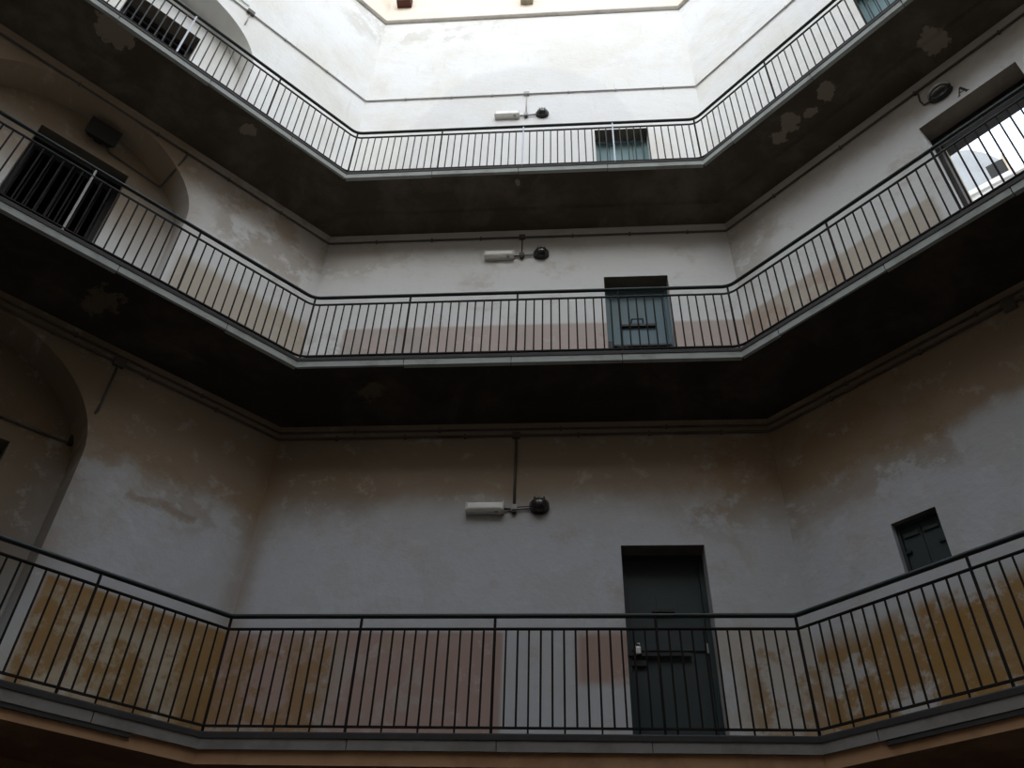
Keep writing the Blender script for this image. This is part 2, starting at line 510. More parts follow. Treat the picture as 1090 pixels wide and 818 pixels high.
def reveal(bm, sd, outline, o0, o1, closed=True, dark_top=False):
    n = len(outline)
    for i in range(n if closed else n - 1):
        (u0, z0), (u1, z1) = outline[i], outline[(i + 1) % n]
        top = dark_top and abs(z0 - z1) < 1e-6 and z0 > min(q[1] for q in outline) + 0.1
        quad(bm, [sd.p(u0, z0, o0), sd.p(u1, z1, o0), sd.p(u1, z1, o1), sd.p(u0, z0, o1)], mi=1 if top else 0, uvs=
             [(u0, z0), (u1, z1), (u1 + 0.05, z1 + (o1 - o0) * 0.3), (u0 + 0.05, z0 + (o1 - o0) * 0.3)])


def rect(u0, u1, z0, z1): return [(u0, z0), (u1, z0), (u1, z1), (u0, z1)]


def arch(cu, hw, z0, spring, rise, n=28):
    pts = [(cu - hw, z0), (cu + hw, z0), (cu + hw, spring)]
    for i in range(1, n):
        t = math.pi * i / n
        pts.append((cu + hw * math.cos(t), spring + rise * math.sin(t)))
    pts.append((cu - hw, spring))
    return pts


# ------------------------------------------------------------------ ground and walls
bm = bmesh.new()
quad(bm, [(-40, -40, 0), (40, -40, 0), (40, 40, 0), (-40, 40, 0)])
o = link('floor', bm, M_GROUND); tag(o, 'brown earth floor of the courtyard', kind='structure')

DOOR_U0, DOOR_U1, DOOR_H, DOOR_D = 3.90, 4.745, 2.15, 0.25
lenB = (WR - WL).length
bm = bmesh.new()
holes = [rect(DOOR_U0, DOOR_U1, g, g + DOOR_H) for g in LEVELS]
wall_sheet(bm, BACK, rect(0, lenB, 0, ZTOP), holes, 0)
for h in holes: reveal(bm, BACK, h, 0, DOOR_D + 0.08, dark_top=True)
wall_back = link('wall_back', bm, [MW_BACK, M_LINTEL])
tag(wall_back, 'stained pale plaster wall facing the court, with one door on each floor', kind='structure')

ACU, AHW = 3.29, 1.405
NICHE = 0.43
SPRINGS = [(G1 + 2.40, 1.15), (G2 + 1.95, 1.10), (G3 + 2.02, 1.08)]
GATES = [(2.45, 3.55, G1, 2.50), (2.63, 3.71, G2, 2.52), (2.65, 3.73, G3, 2.52)]
lenL = (WL2 - WL).length
bm = bmesh.new()
arcs = [arch(ACU, AHW, g, s, r) for g, (s, r) in zip(LEVELS, SPRINGS)]
wall_sheet(bm, LEFT, rect(0, lenL, 0, ZTOP), arcs, 0)
for a, (u0, u1, g, h) in zip(arcs, GATES):
    reveal(bm, LEFT, a, 0, NICHE)
    inner = rect(u0, u1, g + 0.004, g + h)
    wall_sheet(bm, LEFT, a, [inner], NICHE)
    reveal(bm, LEFT, inner, NICHE, NICHE + 0.34, dark_top=True)
wall_left = link('wall_left', bm, [MW_LEFT, M_LINTEL])
tag(wall_left, 'angled plaster wall with a tall arched niche on every floor', kind='structure')
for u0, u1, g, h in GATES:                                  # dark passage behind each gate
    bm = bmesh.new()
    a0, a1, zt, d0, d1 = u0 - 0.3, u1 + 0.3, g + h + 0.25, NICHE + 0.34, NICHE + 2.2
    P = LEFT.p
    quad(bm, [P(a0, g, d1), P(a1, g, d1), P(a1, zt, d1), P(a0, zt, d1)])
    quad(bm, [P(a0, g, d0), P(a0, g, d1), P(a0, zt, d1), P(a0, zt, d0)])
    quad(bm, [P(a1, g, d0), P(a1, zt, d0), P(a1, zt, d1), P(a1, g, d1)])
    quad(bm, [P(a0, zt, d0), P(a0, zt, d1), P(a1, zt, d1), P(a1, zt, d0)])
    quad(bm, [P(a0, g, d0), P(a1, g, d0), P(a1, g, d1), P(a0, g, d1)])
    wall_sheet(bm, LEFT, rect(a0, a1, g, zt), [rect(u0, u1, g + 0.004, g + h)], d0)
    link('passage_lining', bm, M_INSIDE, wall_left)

lenR = (WR2 - WR).length
OPEN = (2.67, 3.77, G2 + 0.004, G2 + 2.43)
RDOOR = (2.66, 3.76, G3 + 0.004, G3 + 2.43)
RWIN = (1.01, 1.44, G1 + 1.44, G1 + 1.95)
bm = bmesh.new()
wall_sheet(bm, RIGHT, rect(0, lenR, 0, ZTOP), [rect(*OPEN), rect(*RDOOR), rect(*RWIN)], 0)
reveal(bm, RIGHT, rect(*OPEN), 0, 0.55, dark_top=True); reveal(bm, RIGHT, rect(*RDOOR), 0, 0.33, dark_top=True); reveal(bm, RIGHT, rect(*RWIN), 0, 0.16, dark_top=True)
wall_sheet(bm, RIGHT, rect(0, lenR, 0, ZTOP), [rect(*OPEN)], 0.55)
wall_right = link('wall_right', bm, [MW_RIGHT, M_LINTEL])
tag(wall_right, 'angled plaster wall with a small shuttered window and an open doorway above', kind='structure')

REARS = [('wall_side_left', 3), ('wall_rear_left', 4), ('wall_rear', 5), ('wall_rear_right', 6), ('wall_side_right', 7)]
REARLAB = {'wall_side_left': 'dull plaster wall next to the wall with the arched niches', 'wall_rear_left': 'dull plaster wall facing the open doorway',
           'wall_rear': 'dull plaster wall opposite the three cell doors', 'wall_rear_right': 'dull plaster wall facing the arched niches',
           'wall_side_right': 'dull plaster wall next to the wall with the open doorway'}
for nm, i in REARS:
    a, b = POLY[i], POLY[(i + 1) % 8]
    bm = bmesh.new(); ln = (b - a).length
    quad(bm, [(a.x, a.y, 0), (b.x, b.y, 0), (b.x, b.y, ZTOP), (a.x, a.y, ZTOP)], [(0, 0), (ln, 0), (ln, ZTOP), (0, ZTOP)])
    tag(link(nm, bm, MW_REAR), REARLAB[nm], kind='structure')

# ledge below the peach band, and the roof edge over it
bm = bmesh.new()
sweep_plan(bm, POLY, [(-0.02, ZLEDGE - 0.03), (0.03, ZLEDGE - 0.03), (0.06, ZLEDGE), (0.06, ZLEDGE + 0.03), (-0.02, ZLEDGE + 0.05)], closed=True)
tag(link('trim_1', bm, M_LEDGE), 'thin worn plaster ledge under the peach band', kind='structure')
bm = bmesh.new()
sweep_plan(bm, POLY, [(-1.6, ZTOP + 0.40), (-1.6, ZTOP + 0.32), (-0.02, ZTOP), (0.28, ZTOP - 0.02), (0.28, ZTOP + 0.07)], closed=True)
tag(link('roof', bm, M_ROOF), 'clay roof edge around the top of the court', kind='structure')

# ------------------------------------------------------------------ gallery slabs
EDGE = DEP + 0.035
VIS = [RR2, RR, RL, RL2]
SLABS = []
SL_LAB = ['lowest gallery slab with an ochre underside', 'middle gallery slab with a black underside',
          'top gallery slab with a flaking dark underside']
for k, g in enumerate(LEVELS):
    bm = bmesh.new()
    prof = [(-0.0, g), (EDGE - 0.02, g), (EDGE - 0.02, g - 0.128), (0.33, g - 0.175), (0.30, g - 0.215), (0.0, g - 0.285)]
    if k == 0: prof = [(0.0, g), (EDGE - 0.02, g), (EDGE - 0.02, g - 0.128), (EDGE - 0.02, g - 0.24), (EDGE - 0.14, g - 0.25), (0.0, g - 0.27)]
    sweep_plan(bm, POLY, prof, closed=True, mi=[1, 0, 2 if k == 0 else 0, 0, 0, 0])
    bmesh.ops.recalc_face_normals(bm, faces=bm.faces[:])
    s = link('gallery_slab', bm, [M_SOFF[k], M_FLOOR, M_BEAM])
    tag(s, SL_LAB[k], kind='structure'); SLABS.append(s)
    bm = bmesh.new()                                        # dark nosing along the edge
    sweep_plan(bm, [POLY[0], POLY[1], POLY[2], POLY[3]],
               [(EDGE - 0.06, g + 0.006), (EDGE + 0.004, g + 0.006), (EDGE + 0.012, g - 0.004), (EDGE + 0.012, g - 0.046), (EDGE - 0.06, g - 0.046)])
    bmesh.ops.recalc_face_normals(bm, faces=bm.faces[:])
    link('nosing', bm, M_NOSE, s)
    # pale edge stones, with the joints the photograph shows
    rails_at = inset(POLY, EDGE)
    c0, c1, c2, c3 = rails_at[0], rails_at[1], rails_at[2], rails_at[3]
    for a, b, sd, brk in ((c1, c0, RIGHT, [0.47, 1.67, 2.87, 4.07, 5.2]), (c2, c1, BACK, [1.2, 2.39, 3.6]), (c2, c3, LEFT, [0.86, 2.04, 3.22, 4.4, 5.4])):
        e = (b - a); ln = e.length; e.normalize()
        cuts = [0.0] + brk + [ln]
        for x0, x1 in zip(cuts, cuts[1:]):
            fr = Side(a, e, sd.n)
            g0 = 0.004 if x0 > 0 else 0.0; g1 = 0.004 if x1 < ln else 0.0
            dz = random.uniform(-0.002, 0.002)
            box_obj('edge_stone', fr, x0 + g0, x1 - g1, g - 0.13 + dz, g - 0.047, -0.004, 0.05, M_EDGE if k else M_EDGE1, s)
# shaded slots put in as dark strips under the lowest slab edge, both angled sides
for sd, s0, nm in ((RLS, 0.56, 'slot_shade'), (RRS, 0.53, 'slot_shade')):
    fr = Side(sd.a, sd.t, sd.n)
    box_obj(nm, fr, s0, 5.6, G1 - 0.168, G1 - 0.131, -0.034, 0.05, M_NOSE, SLABS[0])


# ------------------------------------------------------------------ railings
PITCH = (RR - RL).length / 50
bm = bmesh.new(); tube(bm, [(0, 0, 0), (0, 0, MID - BOT)], 0.0088, 6)
BAR_ME = bpy.data.meshes.new('baluster'); bm.to_mesh(BAR_ME); bm.free(); BAR_ME.materials.append(M_BAR)
bm = bmesh.new(); tube(bm, [(0, 0, 0), (0, 0, 0.99)], 0.0125, 8)
POST_ME = bpy.data.meshes.new('post'); bm.to_mesh(POST_ME); bm.free(); POST_ME.materials.append(M_BAR)
bm = bmesh.new(); tube(bm, [(0, 0, 0), (0, 0, BOT)], 0.008, 6)
PIN_ME = bpy.data.meshes.new('pin'); bm.to_mesh(PIN_ME); bm.free(); PIN_ME.materials.append(M_BAR)


BARTOP_ME = BAR_ME.copy(); BARTOP_ME.materials.clear(); BARTOP_ME.materials.append(M_BARTOP)
GALV_ME = POST_ME.copy(); GALV_ME.materials.clear(); GALV_ME.materials.append(M_GALV)
GREY_ME = POST_ME.copy(); GREY_ME.materials.clear(); GREY_ME.materials.append(M_PIPE3)
PALE_POSTS = {(2, 'B', 2.47), (2, 'B', 3.73), (2, 'L', 2.56), (1, 'L', 2.67)}


def put(name, me, loc, parent):
    o = bpy.data.objects.new(name, me); col.objects.link(o)
    o.parent = parent; o.location = Vector(loc) - parent.location
    o.rotation_euler = (random.uniform(-.004, .004), random.uniform(-.004, .004), random.uniform(0, 3))
    return o


POSTS = [dict(B=[1.17, 2.32, 3.75], L=[1.20, 2.45, 3.7, 4.9], R=[1.50, 2.7, 3.9, 5.0]),
         dict(B=[1.22, 2.41, 3.61], L=[1.49, 2.67, 3.9, 5.0], R=[1.24, 2.51, 3.8, 5.0]),
         dict(B=[1.26, 2.47, 3.73], L=[1.28, 2.56, 3.8, 5.0], R=[1.21, 2.5, 3.8, 5.0])]
RAIL_LAB = ['lowest gallery railing, dark green handrail on thin rust-dark bars, before the ochre and pink wall',
            'middle gallery railing, dark handrail and close-set bars under the black top slab',
            'topmost gallery railing, thin dark bars against the bright white wall']
for k, g in enumerate(LEVELS):
    mid2 = (RL + RR) / 2
    root = empty('railing', (mid2.x, mid2.y, g))
    tag(root, RAIL_LAB[k], 'railing', 'gallery railings')
    rad = 0.10 if k == 0 else 0.22
    plan = fillet([RL2, RL, RR, RR2], rad)
    tube_obj('handrail', [(p.x, p.y, g + 1.0) for p in plan], 0.0215, M_RAIL, root, 10)
    tube_obj('upper_rail', [(p.x, p.y, g + MID) for p in plan], 0.013, M_BAR if k == 0 else M_RAIL, root, 8)
    bm = bmesh.new()
    pl = fillet([RR2, RR, RL, RL2], rad)
    sweep_plan(bm, pl, [(-0.014, g + BOT - 0.007), (0.014, g + BOT - 0.007), (0.014, g + BOT + 0.007), (-0.014, g + BOT + 0.007)])
    bmesh.ops.recalc_face_normals(bm, faces=bm.faces[:])
    link('bottom_rail', bm, M_BAR, root)
    for key, sd, ln in (('B', RB, (RR - RL).length), ('L', RLS, (RL2 - RL).length), ('R', RRS, (RR2 - RR).length)):
        n = round(ln / PITCH)
        pidx = {round(x / ln * n) for x in POSTS[k][key]}
        pale = {round(x / ln * n) for kk, ky, x in PALE_POSTS if kk == k and ky == key}
        for i in range(0 if key == 'B' else 1, n + 1):
            x = ln * i / n
            corner = (key == 'B' and i in (0, n))
            end = key != 'B' and i == n
            xx = x
            p = sd.p(xx, 0)
            if corner and rad > 0.15:                        # on the bend
                inw = Vector((0, -1)); p = p + Vector((0.02 if i == 0 else -0.02, -0.012, 0))
            if i in pidx or corner or end:
                put('post', (GALV_ME if k == 2 else GREY_ME) if i in pale else POST_ME, (p.x, p.y, g + 0.005), root)
            else:
                put('baluster', BARTOP_ME if k == 2 else BAR_ME, (p.x, p.y, g + BOT), root)
                if i % 3 == 0: put('pin', PIN_ME, (p.x, p.y, g + 0.005), root)


# ------------------------------------------------------------------ doors of the back wall
def cell_door(no, g, mat, label, style):
    sd = BACK; u0, u1 = DOOR_U0, DOOR_U1; d = DOOR_D
    root = empty('door_%d' % no, sd.p((u0 + u1) / 2, g, d))
    tag(root, label, kind='structure')
    fw = 0.05
    bm = bmesh.new()
    sbox(bm, sd, u0, u0 + fw, g, g + DOOR_H, d - 0.03, d + 0.05); sbox(bm, sd, u1 - fw, u1, g, g + DOOR_H, d - 0.03, d + 0.05)
    sbox(bm, sd, u0 + fw, u1 - fw, g + DOOR_H - fw, g + DOOR_H, d - 0.03, d + 0.05)
    bmesh.ops.recalc_face_normals(bm, faces=bm.faces[:])
    link('frame', bm, mat, root)
    leaf = box_obj('leaf', sd, u0 + fw, u1 - fw, g + 0.01, g + DOOR_H - fw, d, d + 0.05, mat, root, 0.006)
    um = (u0 + u1) / 2
    if style == 1:
        box_obj('rail', sd, u0 + fw, u1 - fw, g + 1.13, g + 1.19, d - 0.018, d, mat, root, 0.004)
        box_obj('rail', sd, u0 + fw, u1 - fw, g + 0.10, g + 0.17, d - 0.018, d, mat, root, 0.004)
        box_obj('hatch', sd, um - 0.09, um + 0.13, g + 1.50, g + 1.70, d - 0.012, d, mat, root, 0.003)
        box_obj('hatch_shelf', sd, um - 0.14, um + 0.08, g + 1.52, g + 1.55, d - 0.05, d, M_IRON, root)
        bolt = box_obj('bolt', sd, u0 + 0.02, u0 + 0.62, g + 1.07, g + 1.105, d - 0.05, d - 0.018, M_IRON, root)
        lk = box_obj('padlock', sd, u0 + 0.085, u0 + 0.145, g + 1.075, g + 1.15, d - 0.085, d - 0.05, M_STEEL, root, 0.008)
        tube_obj('shackle', [sd.p(u0 + 0.095, g + 1.15, d - 0.067), sd.p(u0 + 0.1, g + 1.185, d - 0.067), sd.p(u0 + 0.13, g + 1.185, d - 0.067), sd.p(u0 + 0.135, g + 1.15, d - 0.067)], 0.006, M_STEEL, lk, 6)
        box_obj('hasp', sd, u0 + 0.02, u0 + 0.19, g + 0.98, g + 1.03, d - 0.035, d, M_IRON, root)
        box_obj('strike_plate', sd, u1 - 0.085, u1 - 0.055, g + 1.10, g + 1.20, d - 0.04, d - 0.03, M_EDGE, root)
    elif style == 2:
        box_obj('hatch', sd, um - 0.20, um + 0.20, g + 1.08, g + 1.50, d - 0.012, d, mat, root, 0.004)
        box_obj('hatch_shelf', sd, um - 0.22, um + 0.22, g + 1.42, g + 1.455, d - 0.055, d, M_IRON, root)
        tube_obj('pull_handle', [sd.p(um - 0.09, g + 1.52, d), sd.p(um - 0.08, g + 1.545, d - 0.05), sd.p(um + 0.06, g + 1.545, d - 0.05), sd.p(um + 0.07, g + 1.52, d)], 0.009, M_IRON, root, 6)
        box_obj('bolt', sd, u0 + 0.01, u1 - 0.02, g + 1.08, g + 1.105, d - 0.045, d - 0.01, M_IRON, root)
        for q in (0.16, 0.23):
            tube_obj('bolt_ring', [sd.p(u0 + q - .028, g + 1.05, d - .04), sd.p(u0 + q, g + 1.02, d - .045), sd.p(u0 + q + .028, g + 1.05, d - .04), sd.p(u0 + q, g + 1.075, d - .045), sd.p(u0 + q - .028, g + 1.05, d - .04)], 0.012, M_IRON, root, 6)
        box_obj('hasp', sd, u0 + 0.02, u0 + 0.07, g + 1.04, g + 1.16, d - 0.05, d, M_IRON, root)
    else:
        for q in range(1, 4):
            box_obj('seam', sd, u0 + fw + q * 0.186 - 0.004, u0 + fw + q * 0.186 + 0.004, g + 0.02, g + DOOR_H - fw - 0.02, d - 0.004, d, M_GATE, root)
        tube_obj('pull_handle', [sd.p(um - 0.1, g + 1.33, d), sd.p(um - 0.04, g + 1.38, d - 0.05), sd.p(um + 0.03, g + 1.34, d - 0.05), sd.p(um + 0.12, g + 1.33, d - 0.04)], 0.012, M_IRON, root, 6)
    return root


cell_door(1, G1, M_DOOR1, 'blackish green cell door with a padlocked bolt on the lowest gallery', 1)
cell_door(2, G2, M_DOOR2, 'blue-green cell door with hatch and long bolt on the middle gallery', 2)
cell_door(3, G3, M_DOOR3, 'pale teal cell door on the topmost gallery of the facing wall', 3)

# plank door on the angled wall, top floor
u0, u1, z0, z1 = RDOOR
root = empty('door_4', RIGHT.p((u0 + u1) / 2, z0, 0.25))
tag(root, 'pale teal plank door on the angled wall of the topmost gallery', kind='structure')
box_obj('frame', RIGHT, u0, u0 + 0.06, z0, z1, 0.20, 0.31, M_DOOR3, root)
box_obj('frame', RIGHT, u1 - 0.06, u1, z0, z1, 0.20, 0.31, M_DOOR3, root)
box_obj('frame', RIGHT, u0 + 0.06, u1 - 0.06, z1 - 0.06, z1, 0.20, 0.31, M_DOOR3, root)
nP = 8; pw = (u1 - u0 - 0.12) / nP
for i in range(nP):
    box_obj('plank', RIGHT, u0 + 0.06 + i * pw + 0.003, u0 + 0.06 + (i + 1) * pw - 0.003, z0 + 0.01, z1 - 0.06, 0.235 + random.uniform(-.003, .003), 0.27, M_DOOR3, root, 0.004)
box_obj('backing', RIGHT, u0 + 0.06, u1 - 0.06, z0, z1 - 0.06, 0.272, 0.30, M_GATE, root)

# dark lining of the open doorway on the middle floor
u0, u1, z0, z1 = OPEN
root = empty('door_5', RIGHT.p((u0 + u1) / 2, z0, 0.45))
tag(root, 'open doorway with a dark lining, daylight behind it, on the middle gallery', kind='structure')
box_obj('lintel_board', RIGHT, u0, u1, z1 - 0.07, z1 - 0.001, 0.26, 0.56, M_IRON, root)
box_obj('jamb', RIGHT, u0 + 0.001, u0 + 0.05, z0, z1 - 0.07, 0.26, 0.56, M_JAMB, root)
box_obj('jamb', RIGHT, u1 - 0.05, u1 - 0.001, z0, z1 - 0.07, 0.26, 0.56, M_JAMB, root)
box_obj('jamb_bead', RIGHT, u0 + 0.05, u0 + 0.075, z0, z1 - 0.07, 0.40, 0.44, M_CREAM, root)

# small shuttered window
u0, u1, z0, z1 = RWIN
root = empty('window_1', RIGHT.p((u0 + u1) / 2, z0, 0.1))
tag(root, 'small dark green shuttered window beside the lowest gallery railing', kind='structure')
bm = bmesh.new()
sbox(bm, RIGHT, u0, u0 + 0.03, z0, z1, 0.07, 0.13); sbox(bm, RIGHT, u1 - 0.03, u1, z0, z1, 0.07, 0.13)
sbox(bm, RIGHT, u0 + .03, u1 - .03, z1 - 0.03, z1, 0.07, 0.13); sbox(bm, RIGHT, u0 + .03, u1 - .03, z0, z0 + 0.03, 0.07, 0.13)
bmesh.ops.recalc_face_normals(bm, faces=bm.faces[:])
link('frame', bm, M_DOOR1, root)
for i in range(2):
    a = u0 + 0.03 + i * (u1 - u0 - 0.06) / 2
    sh = box_obj('shutter', RIGHT, a + 0.002, a + (u1 - u0 - 0.06) / 2 - 0.002, z0 + 0.03, z1 - 0.03, 0.095, 0.12, M_DOOR1, root, 0.004)
    box_obj('batten', RIGHT, a + 0.02, a + 0.165, z1 - 0.14, z1 - 0.10, 0.08, 0.095, M_DOOR1, sh, 0.003)
    box_obj('hinge', RIGHT, a + (0.0 if i == 0 else 0.125), a + (0.05 if i == 0 else 0.18), z0 + 0.22, z0 + 0.245, 0.075, 0.095, M_IRON, sh)


# ------------------------------------------------------------------ barred gates in the niches
GLAB = ['black barred gate in the shadowed niche of the lowest gallery', 'black barred gate under a square lamp in the niche of the middle gallery',
        'dark barred gate in the bright niche of the topmost gallery']
for (u0, u1, g, h), lab in zip(GATES, GLAB):
    d = NICHE + 0.27
    root = empty('barred_gate', LEFT.p((u0 + u1) / 2, g, d))
    tag(root, lab, 'gate', 'niche gates')
    bm = bmesh.new()
    sbox(bm, LEFT, u0, u0 + 0.06, g + 0.006, g + h, d - 0.03, d + 0.04); sbox(bm, LEFT, u1 - 0.06, u1, g + 0.006, g + h, d - 0.03, d + 0.04)
    sbox(bm, LEFT, u0 + 0.06, u1 - 0.06, g + h - 0.07, g + h, d - 0.03, d + 0.04)
    bmesh.ops.recalc_face_normals(bm, faces=bm.faces[:])
    link('frame', bm, M_GATE, root)
    um = (u0 + u1) / 2
    for a, b in ((u0 + 0.06, um - 0.004), (um + 0.004, u1 - 0.06)):
        lf = box_obj('leaf_rail', LEFT, a, b, g + 0.10, g + 0.15, d - 0.012, d + 0.012, M_GATE, root)
        box_obj('leaf_rail', LEFT, a, b, g + h - 0.15, g + h - 0.10, d - 0.012, d + 0.012, M_GATE, root)
        box_obj('leaf_rail', LEFT, a, b, g + 1.2, g + 1.26, d - 0.012, d + 0.012, M_GATE, root)
        nb = 4
        for i in range(nb + 1):
            x = a + 0.012 + (b - a - 0.024) * i / nb
            tube_obj('bar', [LEFT.p(x, g + 0.03, d), LEFT.p(x, g + h - 0.085, d)], 0.011, M_GATE, root, 6)
    box_obj('lock_case', LEFT, um - 0.09, um + 0.02, g + 1.1, g + 1.24, d - 0.04, d - 0.012, M_IRON, root)


# ------------------------------------------------------------------ lamps
def fluorescent(z, label):
    u0, u1 = 2.275, 2.685
    root = empty('fluorescent_lamp', BACK.p((u0 + u1) / 2, z, -0.01))
    tag(root, label, 'lamp', 'tube lamps on the facing wall')
    box_obj('housing', BACK, u0, u1, z - 0.055, z + 0.055, -0.045, -0.001, M_WHITE, root, 0.006)
    bm = bmesh.new()
    sbox(bm, BACK, u0 + 0.008, u1 - 0.008, z - 0.048, z + 0.048, -0.105, -0.045)
    es = [e for e in bm.edges if all(v.co.y < WL.y - 0.1 for v in e.verts)]
    bmesh.ops.bevel(bm, geom=es, offset=0.025, segments=3, affect='EDGES', profile=0.5)
    bmesh.ops.recalc_face_normals(bm, faces=bm.faces[:])
    link('diffuser', bm, M_DIFF, root)
    for x in (u0, u1 - 0.014):
        box_obj('end_cap', BACK, x, x + 0.014, z - 0.052, z + 0.052, -0.108, -0.045, M_WHITE, root, 0.004)
    box_obj('clip', BACK, u1 - 0.10, u1 - 0.06, z - 0.058, z - 0.03, -0.09, -0.04, M_PIPE3, root)


def round_lamp(z, label, pale=False):
    u = 3.06; c = BACK.p(u, z, 0)
    root = empty('round_lamp', BACK.p(u, z, -0.01))
    tag(root, label, 'lamp', 'round bulkhead lamps on the facing wall')

    def disc(name, r0, r1, y0, y1, mat, seg=24, parent=root):
        bm = bmesh.new()
        tube_pts = []
        ra = [bm.verts.new((c.x + r0 * math.cos(t), c.y - y0, c.z + r0 * .88 * math.sin(t))) for t in (2 * math.pi * i / seg for i in range(seg))]
        rb = [bm.verts.new((c.x + r1 * math.cos(t), c.y - y1, c.z + r1 * .88 * math.sin(t))) for t in (2 * math.pi * i / seg for i in range(seg))]
        for i in range(seg): bm.faces.new((ra[i], ra[(i + 1) % seg], rb[(i + 1) % seg], rb[i]))
        bm.faces.new(ra[::-1]); bm.faces.new(rb)
        bmesh.ops.recalc_face_normals(bm, faces=bm.faces[:])
        return link(name, bm, mat, parent)
    disc('base', 0.108, 0.108, 0.001, 0.045, M_IRON)
    bm = bmesh.new()                                          # domed glass
    rings = []
    for j in range(6):
        t = j / 6 * math.pi / 2
        rr, yy = 0.096 * math.cos(t), 0.045 + 0.075 * math.sin(t)
        rings.append([bm.verts.new((c.x + rr * math.cos(a), c.y - yy, c.z + rr * .88 * math.sin(a))) for a in (2 * math.pi * i / 24 for i in range(24))])
    for a, b in zip(rings, rings[1:]):
        for i in range(24): bm.faces.new((a[i], a[(i + 1) % 24], b[(i + 1) % 24], b[i]))
    bm.faces.new(rings[-1])
    bmesh.ops.recalc_face_normals(bm, faces=bm.faces[:])
    link('glass', bm, M_DKGLASS, root, smooth=True)
    for dx in (-0.045, 0.0, 0.045):                           # cage wires
        pts = []
        for i in range(11):
            t = math.pi * i / 10
            s = math.sqrt(max(0, 1 - (dx / 0.105) ** 2))
            pts.append((c.x + dx, c.y - 0.045 - 0.085 * math.sin(t), c.z + 0.1 * s * .9 * math.cos(t)))
        tube_obj('cage_or_glint', pts, 0.005, M_IRON, root, 6)
    for dx in (-0.05, 0.05):
        box_obj('lug', BACK, u + dx - 0.012, u + dx + 0.012, z + 0.075, z + 0.105, -0.05, -0.001, M_IRON, root)


LZ = (G1 + 2.585, G2 + 2.60, G3 + 2.62)
FLAB = ['white tube lamp on the wall above the lowest gallery', 'white tube lamp on the wall of the middle gallery', 'white tube lamp on the bright wall of the topmost gallery']
RLAB = ['dark caged round lamp beside the tube lamp of the lowest gallery', 'dark caged round lamp beside the tube lamp of the middle gallery',
        'grey-looking caged round lamp beside the tube lamp of the topmost gallery']
for z, a, b in zip(LZ, FLAB, RLAB):
    fluorescent(z, a); round_lamp(z + 0.03, b)

# oval lamp above the open doorway
u, z = 3.03, G2 + 2.70
root = empty('oval_lamp', RIGHT.p(u, z, -0.01))
tag(root, 'glossy dark oval lamp on the wall above the open doorway', 'lamp')
bm = bmesh.new()
def oval_ring(bm, a, b, off, n=24): return [bm.verts.new(RIGHT.p(u + a * math.cos(t), z + b * math.sin(t), -off)) for t in (2 * math.pi * i / n for i in range(n))]
r0 = oval_ring(bm, .135, .088, .001); r1 = oval_ring(bm, .135, .088, .045)
for i in range(24): bm.faces.new((r0[i], r0[(i + 1) % 24], r1[(i + 1) % 24], r1[i]))
bm.faces.new(r1); bm.faces.new(r0[::-1]); bmesh.ops.recalc_face_normals(bm, faces=bm.faces[:])
link('base', bm, M_IRON, root)
bm = bmesh.new(); rings = [oval_ring(bm, .122 * math.cos(t), .076 * math.cos(t), .045 + .08 * math.sin(t)) for t in (j / 6 * math.pi / 2 for j in range(6))]
for a, b in zip(rings, rings[1:]):
    for i in range(24): bm.faces.new((a[i], a[(i + 1) % 24], b[(i + 1) % 24], b[i]))
bm.faces.new(rings[-1]); bmesh.ops.recalc_face_normals(bm, faces=bm.faces[:])
link('glass', bm, M_DKGLASS, root, smooth=True)
tube_obj('cage_or_glint', [RIGHT.p(u - .13 * math.cos(t), z + 0.03, -.045 - .095 * math.sin(t)) for t in (math.pi * i / 12 for i in range(13))], .010, M_STEEL, root, 6)  # bright wire added as the gloss highlight on the glass
tube_obj('cable', [RIGHT.p(u - 0.135, z, -0.02), RIGHT.p(u - 0.2, z + 0.02, -0.012), RIGHT.p(u - 0.22, z + 0.12, -0.012), RIGHT.p(u - 0.2, G3 - 0.46, -0.012)], .010, M_PIPE, root, 6)

# painted letter beside it
bm = bmesh.new()
def stroke(bm, u0, z0, u1, z1, w):
    d = Vector((u1 - u0, z1 - z0)).normalized(); nn = Vector((-d.y, d.x)) * w / 2
    ps = [(u0 + nn.x, z0 + nn.y), (u1 + nn.x, z1 + nn.y), (u1 - nn.x, z1 - nn.y), (u0 - nn.x, z0 - nn.y)]
    a = [bm.verts.new(RIGHT.p(x, y, -0.002)) for x, y in ps]; b = [bm.verts.new(RIGHT.p(x, y, -0.006)) for x, y in ps]
    bm.faces.new(b)
    for i in range(4): bm.faces.new((a[i], a[(i + 1) % 4], b[(i + 1) % 4], b[i]))
lu, lz = 3.215, G2 + 2.49
stroke(bm, lu - 0.044, lz, lu, lz + 0.125, 0.012); stroke(bm, lu + 0.05, lz, lu, lz + 0.125, 0.026); stroke(bm, lu - 0.03, lz + 0.04, lu + 0.034, lz + 0.04, 0.009)
stroke(bm, lu - 0.06, lz, lu - 0.028, lz, 0.008); stroke(bm, lu + 0.028, lz, lu + 0.074, lz, 0.008)
bmesh.ops.recalc_face_normals(bm, faces=bm.faces[:])
tag(link('wall_letter', bm, M_LETTER), 'black capital letter A on the wall above the open doorway', 'letter')

